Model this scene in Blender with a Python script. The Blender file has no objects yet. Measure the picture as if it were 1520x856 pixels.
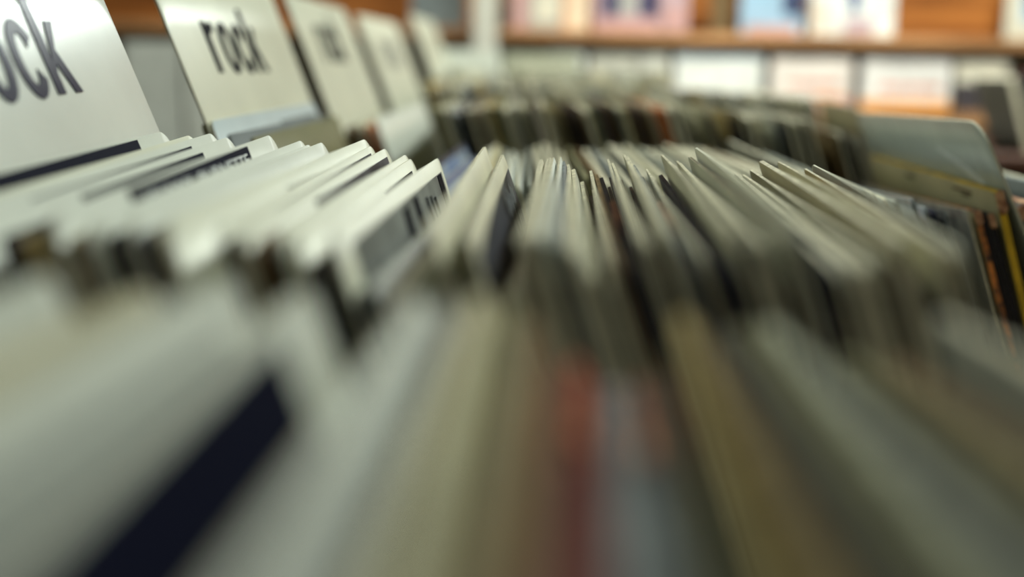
import bpy, math, random
from mathutils import Vector, Matrix
random.seed(7)
C = bpy.context.scene.collection
SC = bpy.context.scene
# ------------------------------------------------------------------ camera model
FPX = 1630.0
PITCH = math.atan(328/FPX)
ROLL = math.radians(1.2)
CZ = 1.0                       # camera height in the room
FW = Vector((0, math.cos(PITCH), -math.sin(PITCH)))
UP0 = Vector((0, math.sin(PITCH), math.cos(PITCH)))
RT0 = Vector((1, 0, 0))
RT = RT0*math.cos(ROLL) + UP0*math.sin(ROLL)
UP = -RT0*math.sin(ROLL) + UP0*math.cos(ROLL)
CAM = Vector((0, 0, CZ))
def P(px, py, Y):
    """point of the place seen at a spot of the photograph, at depth Y from the camera"""
    d = FW + RT*((px-760)/FPX) + UP*((428-py)/FPX)
    return CAM + d*(Y/d.y)

# ------------------------------------------------------------------ materials
def new_mat(name):
    m = bpy.data.materials.new(name); m.use_nodes = True
    nt = m.node_tree; b = nt.nodes['Principled BSDF']
    return m, nt, b
def mat(name, col, rough=0.45, var=0.12, scale=9.0, stretch=(1, 1, 1), spec=0.4, bump=0.0, col2=None, metallic=0, trans=0, coat=0):
    if name in bpy.data.materials: return bpy.data.materials[name]
    m, nt, b = new_mat(name)
    tc = nt.nodes.new('ShaderNodeTexCoord'); mp = nt.nodes.new('ShaderNodeMapping')
    mp.inputs['Scale'].default_value = stretch
    nz = nt.nodes.new('ShaderNodeTexNoise'); nz.inputs['Scale'].default_value = scale; nz.inputs['Detail'].default_value = 5
    nt.links.new(tc.outputs['Object'], mp.inputs[0]); nt.links.new(mp.outputs[0], nz.inputs['Vector'])
    rp = nt.nodes.new('ShaderNodeValToRGB')
    lo = tuple(c*(1-var) for c in col); hi = tuple(min(1, c*(1+var)) for c in col)
    if col2: lo = col2
    rp.color_ramp.elements[0].position = .35; rp.color_ramp.elements[0].color = (*lo, 1)
    rp.color_ramp.elements[1].position = .65; rp.color_ramp.elements[1].color = (*hi, 1)
    nt.links.new(nz.outputs['Fac'], rp.inputs[0]); nt.links.new(rp.outputs[0], b.inputs['Base Color'])
    b.inputs['Roughness'].default_value = rough; b.inputs['Metallic'].default_value = metallic
    b.inputs['Specular IOR Level'].default_value = spec
    b.inputs['Coat Weight'].default_value = coat
    if trans: b.inputs['Transmission Weight'].default_value = trans
    if bump:
        bp = nt.nodes.new('ShaderNodeBump'); bp.inputs['Strength'].default_value = bump; bp.inputs['Distance'].default_value = .002
        nt.links.new(nz.outputs['Fac'], bp.inputs['Height']); nt.links.new(bp.outputs[0], b.inputs['Normal'])
    return m
def picture_mat(name, cols, scale=14, rough=.35):
    """printed artwork: irregular patches of several inks"""
    if name in bpy.data.materials: return bpy.data.materials[name]
    m, nt, b = new_mat(name)
    tc = nt.nodes.new('ShaderNodeTexCoord')
    nz = nt.nodes.new('ShaderNodeTexNoise'); nz.inputs['Scale'].default_value = scale; nz.inputs['Detail'].default_value = 2
    nt.links.new(tc.outputs['Object'], nz.inputs['Vector'])
    rp = nt.nodes.new('ShaderNodeValToRGB'); cr = rp.color_ramp; cr.interpolation = 'B_SPLINE'
    n = len(cols)
    while len(cr.elements) < n: cr.elements.new(.5)
    for i, c in enumerate(cols):
        cr.elements[i].position = .36 + .28*i/(n-1); cr.elements[i].color = (*c, 1)
    nt.links.new(nz.outputs['Fac'], rp.inputs[0]); nt.links.new(rp.outputs[0], b.inputs['Base Color'])
    b.inputs['Roughness'].default_value = rough; b.inputs['Specular IOR Level'].default_value = .2
    return m
COL = dict(
    white=(.55, .59, .53), cream=(.48, .47, .33), pale=(.34, .355, .27), beige=(.36, .335, .21), olive=(.17, .165, .09),
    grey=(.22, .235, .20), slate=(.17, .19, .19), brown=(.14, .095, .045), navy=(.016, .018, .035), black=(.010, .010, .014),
    maroon=(.10, .028, .022), orange=(.40, .14, .05), blue=(.06, .09, .18), yellow=(.62, .42, .03), tan=(.42, .38, .20), bronze=(.33, .25, .10))
WORD = dict(white='white', cream='cream', pale='pale grey-green', beige='beige', olive='olive', grey='grey', slate='slate grey', brown='brown',
    navy='dark navy', black='black', maroon='maroon', orange='orange', blue='blue', yellow='yellow', tan='tan', bronze='bronze brown')
DARKS = ('navy', 'black', 'brown', 'maroon', 'slate', 'olive', 'bronze')
def MC(k): return mat('sleeve_'+k, COL[k], rough=.5 if k in DARKS else .45, var=.10, scale=16, spec=.12 if k in DARKS else .3)
def ME(k): return mat('edge_'+k, tuple(c*1.15 for c in COL[k]), rough=.6, var=.4, scale=140, spec=.1)
M_EDGE = mat('worn_cut_edge', (.60, .57, .42), rough=.6, var=.25, scale=120)
M_EDGEW = mat('plastic_cut_edge', (.66, .66, .52), rough=.6, var=.08, scale=60)
M_EDGED = mat('gap_shade_edge', (.05, .04, .03), rough=.6, var=.6, scale=150)  # edge of the gap fillers, darkened to carry the shade between sleeves
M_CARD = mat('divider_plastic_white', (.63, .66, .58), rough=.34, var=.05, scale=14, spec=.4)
M_GENRE = mat('genre_card_gloss', (.59, .63, .58), rough=.25, var=.05, scale=14, spec=.38)
M_CARDA = mat('divider_plastic_dull_shaded', (.42, .44, .37), rough=.5, var=.05, scale=14, spec=.25)  # duller divider plastic, darkened to carry the shade over the nearest row
M_CARDY = mat('divider_plastic_aged', (.62, .63, .50), rough=.42, var=.05, scale=14, spec=.45)
M_INK = mat('navy_ink', (.006, .007, .018), rough=.7, var=.1, spec=.04)
wear_p = mat('torn_peach_edge', (.60, .26, .13), rough=.6, var=.3, scale=60, col2=(.30, .07, .03))
M_INKGL = mat('glossy_navy_ink', (.007, .009, .032), rough=.3, var=.1, spec=.05)
M_INKK = mat('black_ink', (.008, .008, .013), rough=.7, var=.1, spec=.04)
M_INKG = mat('grey_print', (.20, .21, .20), rough=.4, var=.35, scale=40)
M_LETW = mat('white_lettering', (.62, .66, .66), rough=.5, var=.1, scale=60)
M_DARKPIC = picture_mat('dark_picture', [(.01, .01, .02), (.03, .03, .045), (.10, .11, .13), (.015, .015, .02)], 18)
M_REDPIC = picture_mat('red_picture', [(.5, .42, .3), (.55, .12, .05), (.12, .02, .02), (.02, .01, .02)], 16)
M_BLUEPIC = picture_mat('blue_picture', [(.03, .05, .16), (.16, .24, .45), (.4, .45, .5), (.02, .02, .05)], 14)

# ------------------------------------------------------------------ helpers
def tag(o, label=None, cat=None, group=None, kind=None):
    if label: o['label'] = label
    if cat: o['category'] = cat
    if group: o['group'] = group
    if kind: o['kind'] = kind
    return o
def mesh_obj(name, verts, faces, mats, fm=None, parent=None, smooth=False):
    me = bpy.data.meshes.new(name); me.from_pydata(verts, [], faces); me.update()
    for m in (mats if isinstance(mats, (list, tuple)) else [mats]): me.materials.append(m)
    if fm:
        for p, k in zip(me.polygons, fm): p.material_index = k
    if smooth:
        for p in me.polygons: p.use_smooth = True
    o = bpy.data.objects.new(name, me); C.objects.link(o)
    if parent: o.parent = parent
    return o
def empty(name, loc=(0, 0, 0), rz=0):
    o = bpy.data.objects.new(name, None); C.objects.link(o); o.location = loc; o.rotation_euler = (0, 0, rz)
    o.empty_display_size = .02
    return o
class MB:
    def __init__(s): s.v = []; s.f = []
    def box(s, x0, x1, y0, y1, z0, z1, bev=0.0):
        n = len(s.v)
        if bev <= 0:
            s.v += [(x, y, z) for x in (x0, x1) for y in (y0, y1) for z in (z0, z1)]
            s.f += [tuple(n+i for i in f) for f in ((0, 1, 3, 2), (4, 6, 7, 5), (0, 4, 5, 1), (2, 3, 7, 6), (0, 2, 6, 4), (1, 5, 7, 3))]
        else:   # chamfered vertical section ring
            ring = lambda a, z: [(x0+a, y0+a, z), (x1-a, y0+a, z), (x1-a, y1-a, z), (x0+a, y1-a, z)]
            L = [ring(bev, z0), ring(0, z0+bev), ring(0, z1-bev), ring(bev, z1)]
            for r in L: s.v += r
            s.f.append((n+3, n+2, n+1, n)); s.f.append((n+12, n+13, n+14, n+15))
            for k in range(3):
                for i in range(4):
                    j = (i+1) % 4; s.f.append((n+4*k+i, n+4*k+j, n+4*k+4+j, n+4*k+4+i))
        return s
    def build(s, name, m, parent=None): return mesh_obj(name, s.v, s.f, m, None, parent)

# a sleeve / card: local x = thickness, y = along the top edge (far = +), z = up the face
class Sheet:
    def __init__(s, L, H, th, r, bow=0.0, wave=0.0, ph=0.0):
        s.L, s.H, s.th, s.r, s.bow, s.wave, s.ph = L, H, th, r, bow, wave, ph
    def top(s, y):
        d = min(y, s.L-y); r = s.r
        if d >= r: return s.H
        return s.H - (r - math.sqrt(max(0, r*r-(r-d)**2)))
    def pt(s, y, z, off):
        yy = y/s.L; zz = max(0, z/s.H)
        x = off + s.bow*math.sin(math.pi*yy)*zz*zz + s.wave*math.sin(yy*7+s.ph)*zz**3
        return (x, y-s.L/2, z)
    def ys(s, n=12, a=0, b=None):
        b = s.L if b is None else b
        out = []
        if a == 0 and b == s.L:
            k = 6
            out = [s.r*(1-math.cos(math.pi/2*i/k)) for i in range(k)]
            out += [s.r+(s.L-2*s.r)*i/n for i in range(n+1)]
            out += [s.L-s.r*(1-math.cos(math.pi/2*i/k)) for i in range(k-1, -1, -1)]
        else:
            out = [a+(b-a)*i/n for i in range(n+1)]
        return out
def sheet_mesh(name, S, mats, parent=None, nz=6, edge_slot=1, back_slot=0):
    ys = S.ys(); v = []; f = []; fm = []
    n = len(ys); zf = [0, .3, .55, .75, .9, 1.0]; m = len(zf)
    for side in (1, -1):
        for y in ys:
            t = S.top(y)
            for q in zf: v.append(S.pt(y, t*q, side*S.th/2))
    def I(sd, i, j): return sd*n*m + i*m + j
    for i in range(n-1):
        for j in range(m-1):
            f.append((I(0, i, j), I(0, i+1, j), I(0, i+1, j+1), I(0, i, j+1))); fm.append(0)
            f.append((I(1, i, j), I(1, i, j+1), I(1, i+1, j+1), I(1, i+1, j))); fm.append(back_slot)
        f.append((I(0, i, m-1), I(0, i+1, m-1), I(1, i+1, m-1), I(1, i, m-1))); fm.append(edge_slot)
        f.append((I(0, i, 0), I(1, i, 0), I(1, i+1, 0), I(0, i+1, 0))); fm.append(edge_slot)
    for j in range(m-1):
        f.append((I(0, 0, j), I(0, 0, j+1), I(1, 0, j+1), I(1, 0, j))); fm.append(edge_slot)
        f.append((I(0, n-1, j), I(1, n-1, j), I(1, n-1, j+1), I(0, n-1, j+1))); fm.append(edge_slot)
    o = mesh_obj(name, v, f, mats, fm, parent, smooth=False)
    for p in o.data.polygons:
        if p.material_index != edge_slot: p.use_smooth = True
    return o
def patch(name, S, y0, y1, d0, d1, m, parent, side=1, lift=.00025, thick=.0002, nz=3):
    """a thin printed label lying on one face; d0,d1 = distances below the top edge"""
    ys = S.ys(12, y0, y1); v = []; f = []; n = len(ys); k = nz+1
    for off in (lift+thick, lift):
        for y in ys:
            for j in range(k):
                z = S.H-d1+(d1-d0)*j/nz
                v.append(S.pt(y, z, side*(S.th/2+off)))
    def I(a, i, j): return a*n*k+i*k+j
    for i in range(n-1):
        for j in range(nz): f.append((I(0, i, j), I(0, i+1, j), I(0, i+1, j+1), I(0, i, j+1)))
        f.append((I(0, i, nz), I(0, i+1, nz), I(1, i+1, nz), I(1, i, nz)))
        f.append((I(0, i, 0), I(1, i, 0), I(1, i+1, 0), I(0, i+1, 0)))
    for j in range(nz):
        f.append((I(0, 0, j), I(0, 0, j+1), I(1, 0, j+1), I(1, 0, j)))
        f.append((I(0, n-1, j), I(1, n-1, j), I(1, n-1, j+1), I(0, n-1, j+1)))
    if side < 0: f = [tuple(reversed(q)) for q in f]
    return mesh_obj(name, v, f, m, None, parent)

# condensed bold lower-case letters as outlines in a unit frame (x-height = 1, ascender = 1.38)
def arc(cx, cy, rx, ry, a0, a1, n=22):
    return [(cx+rx*math.cos(math.radians(a0+(a1-a0)*i/n)), cy+ry*math.sin(math.radians(a0+(a1-a0)*i/n))) for i in range(n+1)]
def ringstrip(o, i): return [(o[k], o[k+1], i[k+1], i[k]) for k in range(len(o)-1)]
SW = .20
def L_r():
    q = [((0, 0), (SW, 0), (SW, 1), (0, 1))]
    o = arc(.40, .62, .32, .38, 150, 78, 10); i = arc(.40, .58, .22, .24, 150, 78, 10)
    return q + ringstrip(o, i), .50
def L_o():
    return ringstrip(arc(.31, .5, .31, .53, 0, 360, 36), arc(.31, .5, .13, .35, 0, 360, 36)), .62
def L_c():
    return ringstrip(arc(.31, .5, .31, .53, 32, 328, 32), arc(.31, .5, .13, .34, 24, 336, 32)), .60
def L_k():
    return [((0, 0), (SW, 0), (SW, 1.38), (0, 1.38)), ((SW-.02, .38), (.40, 1), (.60, 1), (.16, .22)), ((.22, .52), (.34, .70), (.66, 0), (.47, 0))], .66
def rock_word(parent, S, m, y0, width, zbase, xh, side=1, name='lettering'):
    """the word rock: four letters, thin raised print"""
    total = 0; glyphs = []
    for g in (L_r, L_o, L_c, L_k):
        q, w = g(); glyphs.append((q, total)); total += w+.09
    total -= .09; sx = width/total
    o4 = []
    for q, x in glyphs:
        v = []; f = []
        for quad in q:
            n = len(v)
            for (a, b) in quad: v.append(S.pt(y0+(x+a)*sx, zbase+b*xh, side*(S.th/2+.0006)))
            for (a, b) in quad: v.append(S.pt(y0+(x+a)*sx, zbase+b*xh, side*(S.th/2+.0001)))
            f.append((n, n+1, n+2, n+3))
            for k in range(4): j = (k+1) % 4; f.append((n+k, n+4+k, n+4+j, n+j))
        mesh_obj('letter', v, f, m, None, parent)
def text_mesh(txt, parent, S, m, y0, width, d_top, height, side=1, name='lettering'):
    cu = bpy.data.curves.new('t', 'FONT'); cu.body = txt; cu.size = 1; cu.resolution_u = 3
    cu.offset = .012
    to = bpy.data.objects.new('t', cu); C.objects.link(to)
    bpy.context.view_layer.update()
    me = bpy.data.meshes.new_from_object(to.evaluated_get(bpy.context.evaluated_depsgraph_get()))
    bpy.data.objects.remove(to)
    xs = [v.co.x for v in me.vertices]; yy = [v.co.y for v in me.vertices]
    x0, x1, a0, a1 = min(xs), max(xs), min(yy), max(yy)
    V = []
    for v in me.vertices:
        y = y0 + width*(v.co.x-x0)/(x1-x0); z = S.H-d_top-height*(a1-v.co.y)/(a1-a0)
        V.append(S.pt(y, z, side*(S.th/2+.0007)))
    F = [tuple(p.vertices) for p in me.polygons]
    o = mesh_obj(name, V, F, m, None, parent)
    o.modifiers.new('solid', 'SOLIDIFY').thickness = .0001
    return o

BASES = {}
def place(obj_fn, F, N, lean, base, L=.315, keep='far', **kw):
    """stand a sheet in a bin. F,N far/near top corner, lean = tilt of the top to the left, base = bin floor height"""
    u = (F-N).normalized()
    if keep == 'far': N = F-u*L
    else: F = N+u*L
    w = Vector((-math.sin(lean), 0, math.cos(lean)))
    w = (w-u*w.dot(u)).normalized()
    n = u.cross(w).normalized()          # local +x
    low = min(F.z, N.z)
    H = (low-base)/w.z
    H = max(H, .12)
    mid = (F+N)/2 - w*H
    M = Matrix(((n.x, u.x, w.x, mid.x), (n.y, u.y, w.y, mid.y), (n.z, u.z, w.z, mid.z), (0, 0, 0, 1)))
    return M, H

LEAN = math.radians(19.5)
def sleeve(F, N, base, colr='cream', th=.0022, r=.005, lean=LEAN, keep='far', L=.315, edge=None, label=None, group=None, bow=None,
           name='record_sleeve', cat='record sleeve', pic=None, picm=.006, m=None, strip=None, side=1, back=None, wave=.0002):
    M, H = place(None, F, N, lean, base, L, keep)
    S = Sheet(L, H, th, r, bow if bow is not None else random.uniform(-.0003, .0003), wave, random.uniform(0, 6))
    mm = m or MC(colr)
    e = edge or (M_EDGE if colr in ('cream', 'white', 'beige', 'pale', 'tan') else (ME(colr) if random.random() < .7 else M_EDGE))
    o = sheet_mesh(name, S, [mm, e, back or mm], None, back_slot=2)
    o.matrix_world = M
    tag(o, label, cat, group)
    if pic:
        for sd in ((1, -1) if side == 0 else (side,)):
            patch('cover_picture', S, picm, L-picm, picm, H-picm, pic, o, sd, nz=5)
    if strip:
        y0, y1, d0, d1, sm = strip
        st = patch('title_or_shade_strip', S, y0, y1, d0, d1, sm, o, 1)
        tag(st, 'dark title strip or painted shade band')
    return o, S

ORD = ['first', 'second', 'third', 'fourth', 'fifth', 'sixth', 'seventh', 'eighth', 'ninth', 'tenth', 'eleventh', 'twelfth', 'thirteenth', 'fourteenth', 'fifteenth',
       'sixteenth', 'seventeenth', 'eighteenth', 'nineteenth', 'twentieth']
def ordn(i):
    if i < 20: return ORD[i]
    t = {2: 'twenty', 3: 'thirty', 4: 'forty', 5: 'fifty', 6: 'sixty', 7: 'seventy', 8: 'eighty', 9: 'ninety'}
    n = i+1
    return (t[n//10]+'-'+ORD[n % 10-1]) if n % 10 else t[n//10][:-1]+'ieth'

# every sheet of a row is queued, then the row is settled so that neighbours stand side by side without cutting through each other
QUEUE = {k: [] for k in 'ABCDEF'}
def enqueue(row, F, N, lean, th, fn, L=.315, keep='far', w=1.0):
    u = (F-N).normalized()
    if keep == 'far': N = F-u*L
    else: F = N+u*L
    QUEUE[row].append(dict(F=F, N=N, lean=lean, th=th, fn=fn, w=w))
def qsleeve(row, F, N, post=None, w=None, zone=None, **k):
    k.setdefault('lean', LEAN); k.setdefault('th', .0022); k.setdefault('keep', 'far'); k.setdefault('L', .315)
    lean = k.pop('lean'); keep = k['keep']
    def fn(F, N, lean):
        o, S = sleeve(F, N, BASE[row], lean=lean, **k)
        if post: post(o, S)
    if w is None: w = 8 if k.get('m') else (.6 if k.get('colr') in DARKS else 4)
    enqueue(row, F, N, lean, k['th'], fn, k['L'], keep, w)
    QUEUE[row][-1]['k'] = k; QUEUE[row][-1]['zone'] = zone
def settle(row):
    q = QUEUE[row]; base = BASE[row]; zr = CZ-.07
    for e in q:
        t = math.tan(e['lean'])
        e['xf'] = e['F'].x+t*(e['F'].z-zr); e['xn'] = e['N'].x+t*(e['N'].z-zr)
        e['xb'] = (e['xf']+e['xn'])/2+t*(zr-base)
    q.sort(key=lambda e: e['xf']+e['xn'])
    count = {}
    for e in q:      # count the places inside each zone once the order is settled
        z_ = e.get('zone')
        if z_:
            n_ = count.get(z_, 0); count[z_] = n_+1
            if '{ORD}' in e['k']['label']: e['k']['label'] = e['k']['label'].replace('{ORD}', ordn(n_))
    def relax(key):
        for it in range(500):
            worst = 0
            for a_, b_ in zip(q, q[1:]):
                need = (a_['th']+b_['th'])/2*1.09+.0005-(b_[key]-a_[key])
                if need > 0:
                    worst = max(worst, need); ws = a_['w']+b_['w']
                    a_[key] -= need*b_['w']/ws; b_[key] += need*a_['w']/ws
            if worst < 2e-5: break
        return worst
    r = (relax('xf'), relax('xn'))
    m0 = [(e['xf']+e['xn'])/2 for e in q]
    for e, m in zip(q, m0): e['xb'] = m+math.tan(e['lean'])*(zr-base)
    r += (relax('xb'),)
    print('settle', row, len(q), ['%.5f' % v for v in r])
    for e, m in zip(q, m0):
        t = (e['xb']-m)/(zr-base); ln = math.atan(t)
        F = Vector((e['xf']-t*(e['F'].z-zr), e['F'].y, e['F'].z)); N = Vector((e['xn']-t*(e['N'].z-zr), e['N'].y, e['N'].z))
        e['fn'](F, N, ln)

# ------------------------------------------------------------------ bin floors
BASE = {'A': CZ-.365, 'B': CZ-.365, 'C': CZ-.385, 'D': CZ-.362, 'E': CZ-.345, 'F': CZ-.33}
YR = {'A': (-.085, .262), 'B': (.296, .655), 'C': (.700, 1.062), 'D': (1.100, 1.462), 'E': (1.500, 1.862), 'F': (1.900, 2.232)}

# ================================================================== ROW B (in focus)
YF, YN = .63, .315
def FB(x, y): return P(x, y, YF)
def NB(x, y): return P(x, y, YN)
rowB = []   # (fx, fy, nx, ny, dict)
def b(fx, fy, nx, ny, **k): rowB.append((fx, fy, nx, ny, k))
W = dict(m=M_CARD, r=.013, th=.0012, edge=M_EDGEW, name='artist_divider_card', cat='divider card', bow=.0003, wave=.0001)
def card(**k): d = dict(W); d.update(k); return d
# genre card: its top stands high above the row
F0 = P(232, 195, YF); E0 = P(151, 0, YF)
lean0 = math.atan2(F0.x-E0.x, E0.z-F0.z)
u0 = (FB(232, 195)-NB(-300, 335)).normalized()
w0 = Vector((-math.sin(lean0), 0, math.cos(lean0)))
Ft = F0 + w0*.112
M0, H0 = place(None, Ft, Ft-u0*.315, lean0, BASE['B'])
def genre_b(F, N, lean):
    M0, H0 = place(None, F, N, lean, BASE['B'])
    S0 = Sheet(.315, H0, .0016, .014, .0003)
    g0 = sheet_mesh('genre_divider_card', S0, [M_GENRE, M_EDGEW, M_GENRE], None, back_slot=2); g0.matrix_world = M0
    rock_word(g0, S0, M_INKGL, (kx1-.005)-full, full, kz0+H0-H0_, kz1-kz0)
    tag(g0, 'large white divider card at far left with cropped navy letters ck and a glare', 'divider card')
# word placed from where its strokes stand on the card face
Mi = M0.inverted()
def on_card(px, py, Minv, M):
    d = P(px, py, 1)-CAM
    o = Minv @ CAM; dd = Minv.to_3x3() @ d
    t = -o.x/dd.x; q = o+dd*t
    return q.y+.1625, q.z
kx0, kz0 = on_card(84, 142, Mi, M0); kx1, _ = on_card(121, 139, Mi, M0); _, kz1 = on_card(68, 33, Mi, M0)
print('CARD1', kx0, kx1, kz0, kz1, H0)
sxk = (kx1-kx0)/.66
H0_ = H0
full = sxk*(.50+.62+.60+.66+.27)
enqueue('B', Ft, Ft-u0*.315, lean0, .0016, genre_b, w=40)

b(245, 194, -250, 316, **card(label='white divider card directly in front of the glossy genre card at far left', strip=(.02, .262, .0012, .016, M_INK)))
b(286, 199, -180, 338, **card(label='blank white divider card behind the narrow navy strip card at left', m=M_CARDY))
b(318, 196, -125, 330, **card(label='white divider card with narrow navy strip cut off at its right end', strip=(.07, .262, .0035, .016, M_INK)))
b(342, 202, -75, 336, **card(label='white divider card with grey and navy strip behind the navy lettered card', strip=(.09, .25, .0035, .0068, M_INK)))
b(408, 199, 62, 318, **card(label='white divider card whose navy strip reads BURNETTE in white capitals', key='burnette'))
b(414, 225, 92, 358, **card(label='plain cream divider card just right of the navy lettered card', m=M_CARDY))
b(450, 207, 112, 330, **card(label='plain bluish white divider card with a smudged top edge'))
b(462, 213, 140, 335, **card(label='thin plain white divider card between two rounded white cards'))
b(480, 210, 180, 326, **card(label='plain white divider card with a well rounded far corner', th=.002))
b(547, 205, 226, 330, **card(label='cream divider card with a small navy strip end near its far corner', m=M_CARDY, strip=(.13, .255, .006, .014, M_INK)))
b(553, 215, 318, 338, **card(label='cream divider card with a patterned black strip along its top', m=M_CARDY, strip=(.07, .295, .0035, .016, M_DARKPIC)))
b(581, 219, 345, 338, **card(label='cream divider card with a heavy black strip reaching its far corner', m=M_CARDY, strip=(.10, .30, .0045, .017, M_DARKPIC)))
b(592, 236, 372, 358, **dict(colr='brown', label='brown-edged record sleeve wedged between two cream divider cards'))
b(600, 228, 405, 344, **card(label='plain cream divider card behind the tall barred picture card', m=M_CARDY))
b(605, 234, 428, 350, **card(label='cream divider card showing a small black triangle of print', m=M_CARDY, strip=(.18, .29, .006, .02, M_INKK)))
b(651, 234, 488, 340, **card(label='cream card with a wide grey print crossed by tall black bars', m=M_CARDY, r=.008, key='bars', lean=math.radians(17)))
b(690, 282, 545, 425, **dict(colr='grey', label='grey record sleeve sunk low right of the barred card', th=.003))
b(706, 290, 590, 435, **dict(colr='maroon', label='low maroon-edged record sleeve right of the barred card', th=.004))
b(712, 290, 605, 430, **dict(colr='pale', label='pale low record sleeve beside the maroon-edged one'))
b(722, 217, 634, 338, **dict(colr='cream', th=.0016, lean=math.radians(19), label='tall cream record sleeve with a pointed far corner and blank face'))
b(739, 256, 660, 380, **dict(colr='olive', label='olive record sleeve tucked behind the black picture sleeve'))
b(753, 229, 690, 350, **dict(colr='cream', th=.0016, lean=math.radians(19), pic=M_DARKPIC, picm=.008, key='blackpic', label='cream-bordered sleeve with a black picture and fine white scribbles'))
b(784, 320, 755, 440, **dict(colr='beige', label='low beige sleeve right of the black picture sleeve'))
b(793, 300, 770, 425, **dict(colr='maroon', label='low dark red sleeve in the gap before the upright cluster', pic=M_REDPIC))
cen = [(803, 236, 'cream', .0018), (809, 262, 'brown', .002), (816, 235, 'cream', .0014), (822, 233, 'cream', .001), (828, 233, 'white', .0012), (833, 232, 'white', .001),
       (838, 238, 'slate', .0012), (844, 243, 'cream', .0012), (851, 250, 'pale', .002), (858, 268, 'cream', .002), (868, 252, 'cream', .0014), (876, 280, 'maroon', .0016),
       (884, 258, 'brown', .002), (891, 262, 'orange', .002), (897, 235, 'cream', .0012), (903, 262, 'navy', .0016), (909, 241, 'beige', .0014), (917, 265, 'black', .0016),
       (929, 228, 'cream', .0012), (936, 231, 'cream', .0012), (944, 244, 'slate', .0014), (951, 262, 'orange', .002), (957, 250, 'cream', .001), (967, 258, 'navy', .002),
       (978, 228, 'cream', .0012), (986, 243, 'black', .002), (996, 250, 'slate', .002), (1005, 238, 'cream', .001), (1011, 241, 'cream', .001), (1019, 231, 'pale', .0014)]
def vp(fx): 
    T = [(800, 812), (850, 838), (900, 858), (950, 872), (1000, 892), (1030, 882), (1100, 915), (1210, 975)]
    for (a, p), (c, q) in zip(T, T[1:]):
        if fx <= c: return p+(q-p)*(max(fx, a)-a)/(c-a)
    return 975
def near(fx, fy, extra=0): return 2*fx-vp(fx), 100+2*(fy-100)*.92+6+extra
for i, (x, y, c, th) in enumerate(cen):
    nx, ny = near(x, y)
    k = dict(colr=c, th=th, label=f'{WORD[c]} record sleeve, {{ORD}} from the left in the upright cluster')
    if c == 'orange': k.update(colr='navy', key='torn', label=f'navy record sleeve with torn orange paper on its edge, {{ORD}} in the upright cluster')
    b(x, y, nx, ny, **k)
for (x, y, t_, lb) in ((975, 290, .004, 'thick navy shade-filling sleeve low in a dark gap of the upright cluster'), (1028, 276, .004, 'thick black shade-filling sleeve low left of the high rounded cream card'), (1070, 290, .004, 'thick navy shade-filling sleeve in the dark gap right of the rounded cream card'), (1160, 285, .004, 'thick black shade-filling low sleeve between olive ones at right')):
    nx, ny = near(x, y); b(x, y, nx, ny+10, colr='navy' if 'navy' in lb else 'black', th=t_, edge=M_EDGED, label=lb)  # added dark sleeves whose colour carries the shade of the gaps
rt = [(1030, 217, 'plastic', .0012), (1040, 240, 'navy', .0016), (1068, 262, 'navy', .0016), (1078, 258, 'pale', .002), (1090, 257, 'beige', .0012),
      (1096, 262, 'brown', .002), (1102, 258, 'cream', .0012), (1120, 251, 'olive', .0014), (1129, 262, 'maroon', .0016), (1138, 238, 'tan', .0024), (1147, 239, 'cream', .0012), (1155, 247, 'pale', .0012),
      (1194, 249, 'bronze', .0012), (1203, 242, 'plastic', .001)]
for i, (x, y, c, th) in enumerate(rt):
    nx, ny = near(x, y)
    if c == 'plastic':
        k = card(m=MC('grey') if x > 1100 else M_CARDY, th=th, label='grey plastic divider card with a rounded corner ending the focused row at right' if x > 1100 else 'cream divider card with a rounded far corner standing highest of the right half')
    else: k = dict(colr=c, th=th, label=f'{WORD[c]} record sleeve, {{ORD}} right of the upright cluster in the focused row')
    b(x, y, nx, ny, **k)
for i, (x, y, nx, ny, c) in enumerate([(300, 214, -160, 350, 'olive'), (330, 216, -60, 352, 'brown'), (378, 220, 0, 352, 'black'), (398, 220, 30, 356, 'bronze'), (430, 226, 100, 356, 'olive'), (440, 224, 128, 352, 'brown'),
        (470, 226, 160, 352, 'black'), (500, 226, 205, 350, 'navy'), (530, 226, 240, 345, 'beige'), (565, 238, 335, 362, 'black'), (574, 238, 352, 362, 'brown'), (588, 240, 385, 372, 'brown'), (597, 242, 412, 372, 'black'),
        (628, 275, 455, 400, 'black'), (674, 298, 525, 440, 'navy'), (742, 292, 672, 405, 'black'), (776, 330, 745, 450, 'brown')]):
    b(x, y, nx, ny, colr=c, th=.0022, label=f'low {WORD[c]} sleeve, {ordn(i)} from the left among the fillers sunk between the divider cards')  # filler sleeves, mostly dark to carry the shade between the cards
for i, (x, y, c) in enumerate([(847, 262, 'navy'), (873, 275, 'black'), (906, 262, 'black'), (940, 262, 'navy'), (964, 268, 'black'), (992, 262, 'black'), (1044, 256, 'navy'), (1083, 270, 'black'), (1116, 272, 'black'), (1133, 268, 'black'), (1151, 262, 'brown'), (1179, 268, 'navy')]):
    nx, ny = near(x, y); b(x, y+14, nx, ny+20, colr=c, th=.0016, edge=M_EDGED, label=(f'{WORD[c]} low-set sleeve, {{ORD}} from the left in the upright cluster' if x < 1025 else f'{WORD[c]} low-set sleeve, {{ORD}} right of the upright cluster in the focused row'))  # more added sleeves, coloured dark in place of shade between neighbours
rowB.sort(key=lambda e: e[0])
def torn_bits(o, S, key):
    if key != 'torn': return
    for (y0, y1, d1, mm) in ((.10, .145, .016, wear_p), (.15, .172, .010, wear_p)):
        for sd in (1, -1): patch('torn_flap', S, y0, y1, -.0012, d1, mm, o, sd, thick=.0010)
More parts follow.
